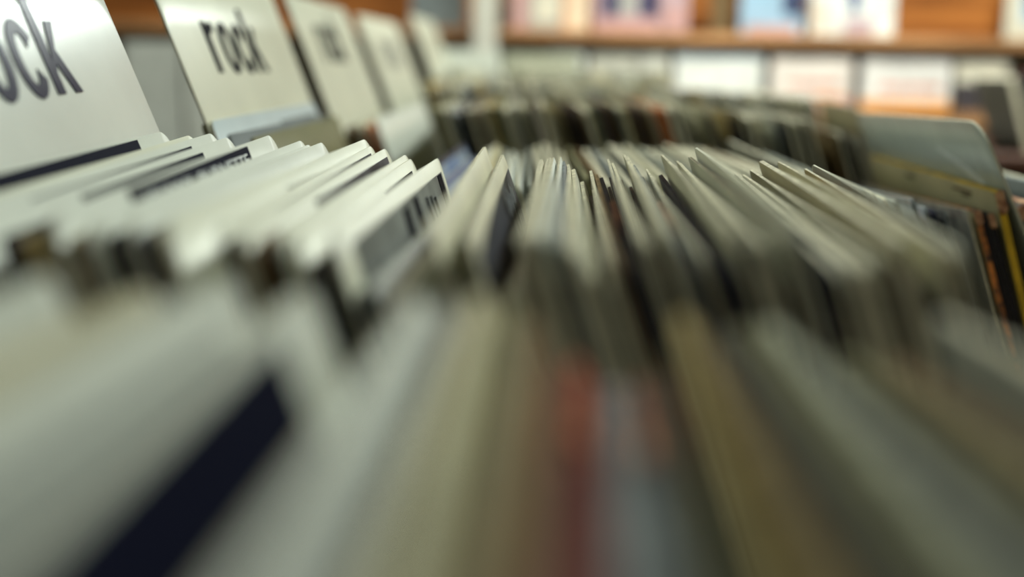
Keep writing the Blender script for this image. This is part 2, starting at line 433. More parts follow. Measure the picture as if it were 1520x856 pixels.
for fx, fy, nx, ny, k in rowB:
    key = k.pop('key', None)
    def post(o, S, key=key):
      torn_bits(o, S, key)
      if key == 'burnette':
          st = patch('title_or_shade_strip', S, .068, .247, .0016, .0155, M_INK, o, 1); tag(st, 'navy title strip')
          text_mesh('BURNETTE', st, S, M_LETW, .150, .090, .0050, .006)
          text_mesh('JOHNNY', st, S, M_LETW, .080, .060, .0050, .006)
      if key == 'bars':
          st = patch('title_panel', S, .022, .302, .0075, .036, M_INKG, o, 1, nz=4); tag(st, 'wide grey printed panel')
          for (a, c, d0, d1) in ((.276, .294, .008, .034), (.236, .244, .016, .030), (.222, .228, .014, .032), (.206, .213, .013, .031), (.165, .180, .009, .030), (.130, .146, .010, .031), (.03, .12, .030, .0355)):
              patch('bar_print', S, a, c, d0, d1, M_INKK, st, 1, lift=.0006)
      if key == 'blackpic':
          for j in range(9):
              a = .20+j*.009
              patch('scribble', S, a, a+.0012, .012+.002*(j % 3), .022+.006*((j*5) % 3), M_LETW, o, 1, lift=.0006)
    k['zone'] = 'cluster' if 800 < fx < 1025 else ('right' if fx > 1025 else None)
    if 'name' in k and 'lean' not in k: k['lean'] = math.radians(19.5+3*max(0, (450-fx)/220))
    qsleeve('B', FB(fx, fy), NB(nx, ny), post=post, group='records and dividers in the focused row', **k)
settle('B')

# ================================================================== ROW A (nearest)
def FA(x, y): return P(x, y, .24)
def NA(x, y): return P(x, y, .105)
rowA = []
#wp = mat('torn_peach_edge', (.60, .30, .18), rough=.6, var=.3, scale=60, col2=(.35, .07, .04))
def a(*t, **k): rowA.append((*t, k))
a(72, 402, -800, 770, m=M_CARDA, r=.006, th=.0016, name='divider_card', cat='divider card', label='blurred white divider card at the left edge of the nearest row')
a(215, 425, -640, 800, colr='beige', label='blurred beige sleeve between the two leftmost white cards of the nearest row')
a(338, 404, -430, 800, m=M_CARDA, r=.006, th=.0016, name='divider_card', cat='divider card', strip=(.0, .30, .011, .023, MC('slate')), label='blurred cream divider card with a grey band of painted shade, nearest row')  # slate strip puts the shade beside the next card into colour
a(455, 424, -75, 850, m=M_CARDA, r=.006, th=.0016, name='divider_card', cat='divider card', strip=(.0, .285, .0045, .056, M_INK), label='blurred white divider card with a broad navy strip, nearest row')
a(618, 434, 330, 900, colr='white', th=.002, label='blurred white sleeve right of the broad navy strip card')
a(655, 440, 400, 900, colr='grey', th=.002, label='blurred grey sleeve, nearest row left of centre')
a(708, 432, 560, 900, colr='tan', th=.003, label='blurred sandy sleeve in the middle bottom of the view')
a(760, 436, 690, 900, colr='olive', th=.002, label='blurred olive sleeve right of the sandy one, nearest row')
a(790, 470, 745, 960, colr='brown', th=.003, label='blurred dark brown sleeve beside the low red sleeves, nearest row')
a(838, 536, 815, 1100, colr='maroon', th=.0045, key='torn', edge=mat('faded_red_edge', (.15, .065, .055), rough=.6, var=.3, scale=90, spec=.1), label='blurred low sleeve with orange-red worn top, nearest row centre')
a(872, 556, 870, 1130, colr='maroon', th=.004, label='blurred dark maroon sleeve at the bottom centre')
a(905, 562, 930, 1100, colr='slate', th=.003, label='blurred slate low sleeve touching the maroon one')
a(938, 575, 985, 1100, colr='slate', th=.003, label='blurred slate low sleeve right of the maroon one')
a(965, 560, 1040, 1080, colr='slate', th=.004, key='torn', edge=ME('slate'), label='blurred low sleeve with a small pink spot, nearest row')
a(988, 510, 1130, 980, colr='olive', th=.003, label='blurred olive sleeve right of the pink-spotted sleeve')
a(1010, 462, 1215, 900, colr='bronze', th=.003, label='blurred sandy brown sleeve standing high right of the low group, nearest row')
a(1060, 490, 1320, 930, colr='navy', th=.003, label='blurred navy sleeve, second behind the high sandy one, nearest row')
a(1095, 480, 1420, 915, colr='olive', th=.003, label='blurred olive sleeve left of the pale grey one, nearest row')
a(1135, 474, 1530, 900, colr='grey', th=.003, label='blurred pale grey sleeve with a bright long edge, nearest row')
a(1190, 520, 1650, 940, colr='navy', th=.003, label='blurred navy sleeve behind the bright edged grey one')
a(1250, 520, 1790, 920, colr='olive', th=.003, label='blurred olive sleeve near the right edge of the nearest row')
a(1310, 530, 1900, 920, colr='brown', th=.004, label='blurred dark brown sleeve at lower right')
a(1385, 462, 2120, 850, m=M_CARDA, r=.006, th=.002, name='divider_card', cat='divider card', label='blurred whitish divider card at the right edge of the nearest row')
a(1450, 500, 2300, 880, colr='bronze', th=.003, label='blurred tan sleeve right of the whitish card, nearest row')
a(1530, 520, 2500, 900, colr='navy', th=.004, label='blurred dark sleeve at the far right of the nearest row')
def torn_end(o, S):
    for sd in (1, -1): patch('torn_flap', S, .262, .309, -.0015, .011, wear_p, o, sd, thick=.0016)
for fx, fy, nx, ny, k in rowA:
    if k.pop('key', None): k['post'] = torn_end
    if fx > 770 and 'm' not in k and 'edge' not in k: k['edge'] = ME(k['colr']) if k['colr'] != 'grey' else ME('pale')
    qsleeve('A', FA(fx, fy), NA(nx, ny), group='records in the nearest blurred row', w=3, **k)
settle('A')

# ================================================================== ROW C
def NC(x, y): return P(x, y, .72)
def FC(x, y): return P(x, y, 1.04)
def c_(nx, ny, fx, fy, **k):
    k.setdefault('group', 'records in the third row'); qsleeve('C', FC(fx, fy), NC(nx, ny), keep='near', **k)
def genre(row, F, N, lean, label, post=None, L=.325, m=M_CARDY):
    M, H = place(None, F, N, lean, BASE[row], L, 'near')
    enqueue(row, F, N, lean, .0016, lambda F, N, ln: genre_build(F, N, BASE[row], 0, ln, 'near', label, post, H), L, 'near', 25)
    return None, Sheet(L, H, .0016, .014, .0004), M
def genre_build(F, N, base, top, lean, keep, label, post=None, H0=0, L=.325, m=M_CARDY):
    M, H = place(None, F, N, lean, base, L, keep)
    w = Vector((M[0][2], M[1][2], M[2][2]))
    S = Sheet(L, H, .0016, .014, .0004)
    g = sheet_mesh('genre_divider_card', S, [m, M_EDGEW, m], None, back_slot=2); g.matrix_world = M
    tag(g, label, 'divider card', 'tall genre divider cards')
    if post: post(g, S, H-H0)
    return g, S, M
def tall(px, py, Y, lean, ztop, fpx, fpy, FY):
    """top corners of a card whose near and far edges pass through the given spots"""
    N = P(px, py, Y); F = P(fpx, fpy, FY)
    w = Vector((-math.sin(lean), 0, math.cos(lean)))
    N2 = N + w*((ztop-N.z)/w.z); F2 = F + w*((ztop-F.z)/w.z)
    return F2, N2
lc = math.radians(21.5)
F2, N2 = tall(300, 170, .72, lc, CZ+.066, 466, 155, 1.05)
W1 = []
g1, S1, M1 = genre('C', F2, N2, lc, post=lambda g, S, d: rock_word(g, S, M_INKK, W1[0], W1[1], W1[2]+d, W1[3]), label='second white divider card from left, cream, lettered rock, under brown shelf')
Mi1 = M1.inverted()
ra = on_card(325, 108, Mi1, M1); rb = on_card(308, 34, Mi1, M1); rc = on_card(393, 100, Mi1, M1)
print('CARD2', ra, rb, rc, S1.H)
W1 += [ra[0]-.004, rc[0]-ra[0]+.008, ra[1], rb[1]-ra[1]]
# plastic sleeve before it with a dark smudge
c_(312, 180, 466, 152, m=mat('blueish_plastic', (.55, .63, .64), rough=.3, var=.08), r=.006, pic=None, label='bluish white plastic sleeve with a dark patch before the lettered card', strip=(.17, .30, .010, .034, MC('slate')))
c_(300, 184, 452, 160, colr='olive', label='olive sleeve against the foot of the second lettered card')
c_(338, 200, 480, 170, colr='slate', label='slate sleeve just right of the bluish plastic sleeve, third row')
c_(372, 205, 500, 172, colr='olive', label='olive sleeve hidden low right of the bluish plastic sleeve')
# covers seen low behind the focused row
c_(610, 268, 688, 212, colr='navy', pic=M_BLUEPIC, picm=.004, label='blurred grey and blue picture sleeve behind the barred card')
c_(635, 285, 704, 232, colr='blue', pic=M_BLUEPIC, label='blurred blue sleeve left of the tall pointed sleeve')
ccols = ['white', 'pale', 'cream', 'grey', 'pale', 'white', 'olive', 'tan', 'pale', 'slate', 'cream', 'slate', 'white', 'brown', 'grey', 'pale']
xs = list(range(700, 1340, 17))
for i, x in enumerate(xs):
    cc = ccols[(i*7) % 16]; ny = 266+random.uniform(-6, 10); fx = 780+(x-780)*.70
    if x > 1090: ny = 258+(x-1090)*.15+random.uniform(-3, 6)
    fy = 100+(ny-100)*.70+random.uniform(-3, 5)
    c_(x, ny, fx, fy, colr=cc, th=random.choice([.002, .003, .004]), label=f'blurred {WORD[cc]} sleeve low in the third row, {ordn(i)} from the left there')
c_(1215, 268, 1078, 207, colr='grey', label='blurred wide grey sleeve rising behind the high rounded cream card')
# right end: sharp worn spines
plast = mat('crinkled_plastic', (.30, .34, .36), rough=.12, var=.45, scale=60, bump=.6, spec=.7)
c_(1352, 296, 1214, 264, m=plast, colr='slate', wave=.0012, label='crinkled clear-plastic sleeve with silver highlights, third row right')
c_(1372, 308, 1228, 272, m=plast, colr='slate', wave=.0012, label='plastic-covered grey sleeve right of the silver crinkled one')
c_(1386, 312, 1240, 274, colr='navy', pic=M_DARKPIC, side=0, label='dark picture sleeve under clear plastic left of the worn cream edge')
c_(1404, 314, 1252, 276, colr='slate', pic=M_DARKPIC, side=0, label='grey and black picture sleeve beside the worn cream edge')
c_(1436, 312, 1276, 274, colr='slate', m=picture_mat('bw_cover', [(.02, .02, .03), (.3, .32, .3), (.5, .5, .42), (.05, .05, .06)], 22), edge=M_EDGE, th=.0016, r=.004, label='black and white cover with a worn cream edge, right side')
wear_o = mat('worn_orange_spine', (.55, .20, .05), rough=.6, var=.5, scale=150, col2=(.08, .05, .04))
wear_y = mat('yellow_spine', (.72, .48, .03), rough=.5, var=.25, scale=40)
wear_b = mat('scuffed_black_spine', (.012, .012, .018), rough=.45, var=.4, scale=180, col2=(.010, .010, .014))
wear_r = mat('scuffed_tan_spine', (.50, .30, .17), rough=.6, var=.4, scale=160, col2=(.22, .06, .03))
def dogear(o, S, n, m, w=.0035):
    """crumpled paper at the top of a spine"""
    v = []; f = []; k = 7
    for i in range(k):
        for j in range(5):
            zz = S.H+.0006-i*n/(k-1); ww = (S.th/2+.0006)*(1-.25*abs(j-2))*(1 if 0 < i < k-1 else .5)
            v.append(((j-2)/2*ww*2+random.uniform(-.0004, .0004), -S.L/2-.0006-random.uniform(0, .0012)*(1 if 0 < i < k-1 else .2), zz))
    for i in range(k-1):
        for j in range(4): f.append((i*5+j, i*5+j+1, i*5+j+6, i*5+j+5))
    q = mesh_obj('crumpled_corner', v, f, m, None, o); q.modifiers.new('s', 'SOLIDIFY').thickness = .0008
    return q
for (nx, ny, fx, fy, m_, cc, th, lb, ear) in (
    (1449, 313, 1286, 276, wear_o, 'tan', .0038, 'record sleeve with a worn orange spine, right edge', 1),
    (1460, 314, 1294, 278, wear_b, 'black', .0030, 'record sleeve with a black spine between orange and white ones', 0),
    (1469, 318, 1300, 282, wear_b, 'slate', .0034, 'record sleeve with a scuffed black and white spine, right edge', 1),
    (1482, 284, 1300, 230, wear_y, 'tan', .0046, 'tan record sleeve with a bright yellow spine and torn red top', 2),
    (1497, 306, 1320, 250, wear_b, 'black', .0060, 'record sleeve with a thick black spine right of the yellow one', 1),
    (1514, 300, 1336, 248, wear_r, 'brown', .0040, 'record sleeve with a scuffed reddish tan spine at the right edge', 1),
    (1530, 305, 1350, 250, wear_b, 'black', .0050, 'black-spined sleeve cut by the right edge of the frame', 0)):
    def post(o, S, ear=ear, lb=lb):
      if ear: dogear(o, S, .010+.006*(ear == 2), wear_r)
      if 'yellow' in lb:
        patch('small_print', S, .045, .085, .0045, .0065, MC('brown'), o, -1); patch('small_print', S, .05, .07, .008, .0092, MC('brown'), o, -1)
        patch('small_print', S, .18, .20, .005, .009, MC('olive'), o, -1)
    c_(nx, ny, fx, fy, post=post, w=4, colr=cc, edge=m_, th=th, label=lb, bow=0, wave=.0002, r=.002, lean=math.radians(18))
for j in range(3):
    c_(1552+j*22, 276+j*4, 1372+j*14, 232, colr=('slate', 'grey', 'pale')[j], label=('slate', 'grey', 'pale')[j]+' sleeve standing right of the grey plastic divider')
# grey plastic divider
lg = math.radians(19)
Ng = P(1505, 294, .72); Tg = P(1452, 180, .72)
lg = math.atan2(Ng.x-Tg.x, Tg.z-Ng.z)
zt = Tg.z
Fg = P(1262, 166, 1.045)
Ntop = P(1452, 181, .72)
m_div, ntd, bd = new_mat('grey_frosted_plastic')
tcd = ntd.nodes.new('ShaderNodeTexCoord'); nzd = ntd.nodes.new('ShaderNodeTexNoise'); nzd.inputs['Scale'].default_value = 14; nzd.inputs['Detail'].default_value = 6
mpd = ntd.nodes.new('ShaderNodeMapping'); mpd.inputs['Scale'].default_value = (1, 3, .8)
rpd = ntd.nodes.new('ShaderNodeValToRGB'); rpd.color_ramp.elements[0].position = .3; rpd.color_ramp.elements[0].color = (.46, .51, .47, 1); rpd.color_ramp.elements[1].position = .7; rpd.color_ramp.elements[1].color = (.56, .61, .55, 1)
ntd.links.new(tcd.outputs['Object'], mpd.inputs[0]); ntd.links.new(mpd.outputs[0], nzd.inputs['Vector']); ntd.links.new(nzd.outputs['Fac'], rpd.inputs[0]); ntd.links.new(rpd.outputs[0], bd.inputs['Base Color'])
bd.inputs['Roughness'].default_value = .3
def plastic_build(F, N, lean):
    Mg, Hg = place(None, F, N, lean, BASE['C'], .33, 'near')
    Sg = Sheet(.33, Hg, .0016, .020, .0005)
    gd = sheet_mesh('plastic_divider_card', Sg, [m_div, M_EDGEW, m_div], None, back_slot=2); gd.matrix_world = Mg
    tag(gd, 'grey frosted plastic divider with a rounded corner and a painted crease, right', 'divider card')
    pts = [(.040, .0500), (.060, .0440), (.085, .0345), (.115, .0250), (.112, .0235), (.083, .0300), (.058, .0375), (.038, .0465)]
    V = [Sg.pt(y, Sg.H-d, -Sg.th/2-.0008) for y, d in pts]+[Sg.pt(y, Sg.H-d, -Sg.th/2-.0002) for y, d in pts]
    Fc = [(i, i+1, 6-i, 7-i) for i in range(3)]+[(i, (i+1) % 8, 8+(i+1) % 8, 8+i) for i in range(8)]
    mesh_obj('glint', V, Fc, mat('painted_glint_white', (.80, .84, .82), rough=.35, var=.1, scale=90), None, gd)  # white strip standing in for a glint on the creased plastic

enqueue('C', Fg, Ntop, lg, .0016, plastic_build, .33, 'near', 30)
settle('C')

# ================================================================== ROW D
def ND(x, y): return P(x, y, 1.12)
def FD(x, y): return P(x, y, 1.44)
def d_(nx, ny, fx=None, fy=None, **k):
    fx = fx if fx is not None else 780+(nx-780)*.78; fy = fy if fy is not None else 100+(ny-100)*.78
    k.setdefault('group', 'records in the fourth row'); qsleeve('D', FD(fx, fy), ND(nx, ny), keep='near', **k)
F3, N3 = tall(482, 150, 1.12, lc, CZ+.068, 560, 140, 1.445)
W2 = []
g2, S2, M2 = genre('D', F3, N3, lc, post=lambda g, S, d: rock_word(g, S, M_INKK, W2[0], W2[1], W2[2]+d, W2[3]), label='third divider card from left, out of focus, lettered rock, rounded corners')
Mi2 = M2.inverted()
ra = on_card(487, 92, Mi2, M2); rb = on_card(470, 38, Mi2, M2); rc = on_card(512, 88, Mi2, M2)
W2 += [ra[0]-.01, rc[0]-ra[0]+.02, ra[1], rb[1]-ra[1]]
for j, (nx, ny, cc, lb) in enumerate([(435, 186, 'beige', 'blurred beige sleeve leftmost below the third lettered card'), (447, 188, 'brown', 'blurred brown sleeve right of the leftmost beige one, fourth row'),
        (470, 188, 'cream', 'blurred cream sleeve with an orange side below the third lettered card'), (480, 190, 'orange', 'blurred thin orange sleeve below the third lettered card'), (500, 192, 'olive', 'blurred olive sleeve in the group below the third lettered card'),
        (515, 190, 'brown', 'blurred dark brown sleeve in the group below the third lettered card'), (530, 184, 'cream', 'blurred cream sleeve left of the thin orange-edged one'), (543, 186, 'orange', 'blurred orange sleeve just left of the wide white sheet')]):
    d_(nx, ny, 740+(nx-740)*.78, 168, colr=cc, th=.004 if cc == 'cream' else .003, label=lb)
d_(556, 176, 628, 152, m=M_CARD, colr='white', r=.006, label='blurred wide white sleeve left of the dark striped row')
dc = ['olive', 'beige', 'brown', 'slate', 'cream', 'olive', 'brown', 'pale', 'black', 'olive', 'cream', 'navy', 'bronze', 'pale', 'navy', 'grey', 'brown']
x = 640; i = 0
while x < 1222:
    cc = dc[(i*5+(i//7)) % len(dc)]
    st = random.uniform(7, 12) if x < 1000 else random.uniform(15, 24)
    ny = 160+random.uniform(-4, 4)+(max(0, x-1000)*.095)
    if x < 700: ny += 4
    k = dict(colr=cc)
    if x > 990 and cc in ('navy', 'black', 'brown', 'slate', 'olive'): k.update(colr='olive', pic=M_DARKPIC, side=-1, picm=.007); 
    if 968 < x < 990: k = dict(colr='orange', th=.004)
    c2 = k['colr']
    if 'edge' not in k: k['edge'] = M_EDGE if (c2 in ('cream', 'pale') or x > 990 and 'pic' in k) else ME(c2)
    d_(x, ny, th=k.pop('th', random.choice([.0015, .002, .003, .0045])), label=('blurred orange sleeve standing out in the dark striped fourth row' if c2 == 'orange' else f'blurred {WORD[c2]} sleeve, {ordn(i)} from the left in the striped fourth row'), **k)
    x += st; i += 1
# tan divider at its right end
F4, N4 = tall(1292, 236, 1.12, math.radians(19), P(1275, 160, 1.12).z, 1225, 190, 1.44)
def tan_build(F, N, lean):
    M, H = place(None, F, N, lean, BASE['D'], .32, 'near')
    S = Sheet(.32, H, .002, .010, .0004); o = sheet_mesh('divider_card', S, [MC('tan'), M_EDGE, MC('tan')], None, back_slot=2); o.matrix_world = M
    tag(o, 'blurred olive-tan divider card at the right end of the striped row', 'divider card')
enqueue('D', F4, N4, math.radians(19.5), .002, tan_build, .32, 'near', 20)
for j in range(5):
    d_(1235+j*11, 196+j*2, colr=('brown', 'olive', 'black', 'cream', 'slate')[j], label=('brown', 'olive', 'black', 'cream', 'slate')[j]+' blurred sleeve beside the olive-tan divider card')

settle('D')
# ================================================================== ROW E, F (far, strongly blurred)
ec = ['olive', 'beige', 'pale', 'olive', 'grey', 'bronze', 'pale', 'slate', 'cream', 'olive', 'grey', 'pale']
F5, N5 = tall(566, 120, 1.52, lc, CZ+.066, 620, 118, 1.85)
genre('E', F5, N5, lc, post=lambda g, S, d: rock_word(g, S, M_INKG, .09, .14, S.H-.075, .040), label='fourth divider card from left, half hidden, faint rock lettering')
def far_row(tag_, Y0, Y1, x0, x1, step, y0, dy, cols, grp, word):
    x = x0; i = 0
    while x < x1:
        cc = cols[(i*5+i//5) % len(cols)]; y = y0+dy*(x-x0)/(x1-x0)+random.uniform(-3, 3)
        N = P(x, y, Y0); q = Y0/Y1
        Fp = P(770+(x-770)*q, 100+(y-100)*q, Y1)
        qsleeve(tag_, Fp, N, colr=cc, keep='near', th=random.choice([.002, .003, .004]), lean=LEAN,
               label=f'{WORD[cc]} sleeve in the {word}', group=f'{WORD[cc]} sleeves in the {word}')
        x += random.uniform(.7, 1.3)*step; i += 1
far_row('E', 1.52, 1.84, 625, 1215, 11, 124, 22, ec, 'E', 'blurred fifth row below the white display sleeves')
far_row('F', 1.92, 2.22, 640, 1000, 13, 106, 4, ['pale', 'grey', 'cream', 'pale', 'olive', 'white'], 'F', 'pale farthest row near the wall')
F6, N6 = tall(640, 108, 1.92, lc, CZ+.085, 668, 105, 2.22)
genre('F', F6, N6, lc, label='farthest small divider card on the left, a pale peak before brown wood')
settle('E'); settle('F')
for (q0, q1, yy, lbn, mm) in ((178, 262, 62, 'pale grey-green plain cover facing the aisle between the two left lettered cards', MC('white')), (268, 420, 66, 'plain pale cover mostly hidden behind the second lettered card', MC('white')), (640, 742, 74, 'pale blurred cover behind the small far divider cards', MC('white')), (748, 862, 80, 'pale greenish cover behind the farthest row', MC('pale'))):
    x0 = P(q0, 80, 2.20).x; x1 = P(q1, 80, 2.20).x; zt_ = P((q0+q1)/2, yy, 2.20).z; hh = zt_-BASE['F']
    mb = MB(); mb.box(-(x1-x0)/2, (x1-x0)/2, 0, .004, 0, hh, .001); o = mb.build('record_sleeve', mm); o.location = ((x0+x1)/2, 2.222, BASE['F']+.0006)
    tag(o, lbn, 'record sleeve')
# ================================================================== bins
M_WOODB = mat('bin_plywood', (.30, .20, .10), rough=.55, var=.3, scale=6, stretch=(1, 14, 14), col2=(.14, .085, .04))
M_DARKW = mat('dark_stained_wood', (.075, .032, .018), rough=.45, var=.4, scale=5, stretch=(1, 12, 12))
for q, (rw, wd) in enumerate((('A', 'nearest'), ('B', 'second'), ('C', 'third'), ('D', 'fourth'), ('E', 'fifth'), ('F', 'farthest'))):
    y0, y1 = YR[rw]; z = BASE[rw]
    xa, xb = (-.62, .95 if rw in 'ABCD' else .66)
    t = empty('record_bin', ((xa+xb)/2, (y0+y1)/2, 0)); tag(t, f'wooden record bin holding the {wd} row of sleeves', 'record bin', 'wooden record bins')
    t.location = (0, 0, 0)
    tw = .009
    MB().box(xa, xb, y0-.010, y0-.010+tw, z-.02, z+.16, .001).build('front_panel', M_WOODB, t)
    MB().box(xa, xb, y1+.002, y1+.002+tw, z-.02, z+.16, .001).build('back_panel', M_WOODB, t)
    MB().box(xa-.012, xa, y0-.010, y1+.011, z-.02, z+.16, .001).build('side_panel', M_WOODB, t)
    MB().box(xb, xb+.012, y0-.010, y1+.011, z-.02, z+.16, .001).build('side_panel', M_WOODB, t)
    MB().box(xa, xb, y0-.001, y1+.002, z-.012, z-.0005).build('base_panel', M_WOODB, t)
    for sx in (xa, xb-.04):
        for sy in (y0, y1-.04):
            MB().box(sx, sx+.04, sy, sy+.04, 0, z-.012, .003).build('leg', M_DARKW, t)

# ================================================================== back wall: shelf with front-facing sleeves
YW = 2.52
A0 = P(-200, 0, YW)
M_WALL = mat('cream_wall_paint', (.46, .46, .37), rough=.7, var=.06, scale=3)
M_WOOD = mat('orange_brown_wood', (.36, .14, .032), rough=.38, var=.3, scale=3, stretch=(1, 2, 14), col2=(.17, .055, .012), coat=.2)
M_WOODL = mat('shelf_board_wood', (.40, .21, .09), rough=.5, var=.3, scale=4, stretch=(1, 10, 10), col2=(.20, .10, .04))
# the shelf unit stands a little askew to the rows
zb = P(1000, 62, 2.36).z
yaw = math.radians(-1.0)
sh = empty('wall_shelf', (0, 2.36, zb), 0); tag(sh, 'orange-brown wooden wall shelf running across the background', 'shelf')
MB().box(-1.6, 1.8, 0, .16, -.002, .020, .002).build('shelf_board', M_WOODL, sh)
MB().box(-1.6, 1.8, .13, .15, .021, .60, .001).build('back_board', M_WOOD, sh)
MB().box(-1.6, 1.8, 0, .16, .60, .622, .002).build('shelf_board', M_WOODL, sh)
for xx in (-1.6, -.62, .42, 1.44):
    MB().box(xx, xx+.02, .004, .129, .021, .599, .001).build('upright', M_WOOD, sh) if xx != .42 else None
# lower display ledge
zl = P(1000, 165, 2.36).z
lg_ = empty('display_ledge', (0, 2.36, zl)); tag(lg_, 'wooden ledge below the shelf carrying front-facing singles', 'ledge')
MB().box(.06, 1.06, -.03, .1995, -.02, 0, .002).build('ledge_board', M_WOODL, lg_)
for sx_ in (.08, .98): MB().box(sx_, sx_+.03, .15, .18, -zl, -.0205, .002).build('support_leg', M_DARKW, lg_)
MB().box(.06, 1.06, -.03, -.022, .0005, .012, .001).build('front_lip', M_WOODL, lg_)
def front_cover(px0, px1, Y, zbase, h, label, parts, base_m, lean=.06, grp='front-facing singles', name='single_sleeve'):
    x0 = P(px0, 80, Y).x; x1 = P(px1, 80, Y).x; w = x1-x0

    m = MB(); m.box(-w/2, w/2, 0, .003, 0, h, .0008)
    o = m.build(name, base_m); o.location = ((x0+x1)/2, Y, zbase+.0006); o.rotation_euler = (-lean, 0, 0)
    tag(o, label, 'record sleeve', grp)
    for (nm, a0, a1, b0, b1, mm) in parts:
        MB().box(-w/2+a0*w, -w/2+a1*w, -.0009, -.0002, b0*h, b1*h).build(nm, mm, o)
    return o
PK = lambda n, c, **k: mat('print_'+n, c, rough=.4, var=.12, scale=25, **k)
zs = zb+.020
H7 = .184
white = PK('white', (.70, .74, .70)); lblue = PK('light_blue', (.30, .45, .58)); dblue = PK('deep_blue', (.03, .07, .22)); navyp = PK('navy', (.02, .025, .08)); pink = PK('pink', (.50, .30, .28))
orp = PK('orange', (.70, .32, .08)); peach = PK('peach', (.75, .48, .30)); creamp = PK('cream', (.62, .60, .48)); greyp = PK('grey', (.35, .36, .33)); lil = PK('lilac', (.45, .33, .36)); dk = PK('dark', (.05, .045, .05)); red = PK('red', (.55, .2, .14))
# on the ledge
YL = 2.375
front_cover(1004, 1134, YL, zl, .5*.0+ (P(1000, 74, YL).z-zl), 'bright white single sleeve with blue base on the ledge below shelf', [('cover_picture', .06, .9, 0, .16, dblue), ('cover_band', 0, 1, .16, .26, lblue), ('cover_band', 0, 1, .88, .99, lblue)], white)
front_cover(1148, 1268, YL, zl, (P(1150, 82, YL).z-zl), 'white single sleeve with pink printed lines on the ledge', [('cover_print', .2, .85, .48, .56, red), ('cover_band', 0, 1, 0, .28, pink), ('cover_print', .55, .95, .26, .32, orp)], PK('warm_white', (.72, .68, .62)))
front_cover(1284, 1416, YL, zl, (P(1300, 86, YL).z-zl), 'white single sleeve with an orange lower band on the ledge', [('cover_print', .2, .9, .44, .54, red), ('cover_band', 0, 1, .02, .27, orp), ('cover_print', .3, .8, .80, .84, greyp)], PK('warm_white2', (.72, .72, .68)))
front_cover(1424, 1500, YL, zl, (P(1450, 90, YL).z-zl), 'cream and grey single sleeve at the right end of the ledge', [('cover_band', 0, 1, 0, .6, dk)], creamp)
front_cover(818, 868, YL, zl, (P(840, 62, YL).z-zl)*.95, 'pale bluish single sleeve on the ledge left of centre', [('cover_band', .1, .9, .5, .6, greyp)], PK('bluish', (.50, .55, .54)))
front_cover(876, 945, YL, zl, (P(900, 76, YL).z-zl)*.95, 'pale green-grey single sleeve on the ledge', [('cover_band', 0, 1, 0, .4, MC('olive'))], PK('greengrey', (.44, .45, .38)))
front_cover(950, 994, YL, zl, (P(970, 72, YL).z-zl)*.95, 'narrow pale single sleeve beside the bright white one', [('cover_band', 0, 1, 0, .35, MC('olive'))], PK('palegrey', (.50, .52, .46)))
# on the shelf
YS = 2.40
front_cover(756, 832, YS, zs, H7, 'cream and pink single sleeve on the shelf beside the white upright', [('cover_band', .05, .35, 0, 1, pink), ('cover_band', .45, .95, .1, 1, creamp)], greyp)
front_cover(834, 872, YS, zs, H7, 'peach single sleeve on the shelf left of the navy one', [('cover_band', .3, .9, 0, 1, PK('pale_peach', (.70, .58, .42)))], peach)
front_cover(880, 976, YS, zs, H7, 'single sleeve with navy picture blocks on the shelf', [('cover_picture', .12, .36, .17, 1, navyp), ('cover_picture', .38, .66, .19, 1, greyp), ('cover_picture', .70, .97, .17, 1, navyp), ('cover_band', 0, 1, 0, .14, pink)], lil)
front_cover(979, 1018, YS, zs, H7, 'lilac-pink single sleeve right of the navy picture one on the shelf', [('cover_band', .1, .9, 0, .3, pink)], lil)
front_cover(1096, 1188, YS, zs, H7, 'light blue single sleeve with a dark blue block on the shelf', [('cover_picture', .68, .97, .22, 1, navyp), ('cover_picture', .12, .5, .4, 1, PK('sky', (.28, .48, .62))), ('cover_band', .1, .9, 0, .1, pink)], lblue)
front_cover(1200, 1324, YS, zs, H7, 'white single sleeve with a navy figure block on the shelf', [('cover_picture', .44, .58, .28, 1, dblue), ('cover_band', .4, .75, .02, .2, lil), ('cover_band', 0, .25, .05, .4, PK('cream2', (.66, .60, .50)))], white)
front_cover(1488, 1580, YS, zs, H7, 'white and blue single sleeve at the right end of the shelf', [('cover_picture', .25, .6, .2, 1, lblue), ('cover_picture', .3, .55, .35, .8, dblue)], creamp)
front_cover(1052, 1082, YS, zs, .12, 'small dark brown case on the shelf between two sleeves', [('cover_band', .1, .9, .2, .5, MC('brown'))], MC('brown'), name='cassette_case')
# left part of the shelf
front_cover(610, 690, YS, zs+.0, .12*.0+.165, 'faint blue-grey single sleeve at the top of the shelf, left of the white upright', [], PK('bluegrey', (.20, .24, .24)))
bpy.data.objects.remove(C.objects[-1]) if False else None
# white upright
MB_ = MB(); xa = P(702, 50, 2.33).x; xb = P(738, 50, 2.33).x
MB_.box(xa, xb, 2.325, 2.35, 0, 1.85, .002); up = MB_.build('shelf_support_post', mat('white_paint', (.60, .60, .52), rough=.5, var=.06)); tag(up, 'white painted post in front of the shelf, left of centre', 'post')
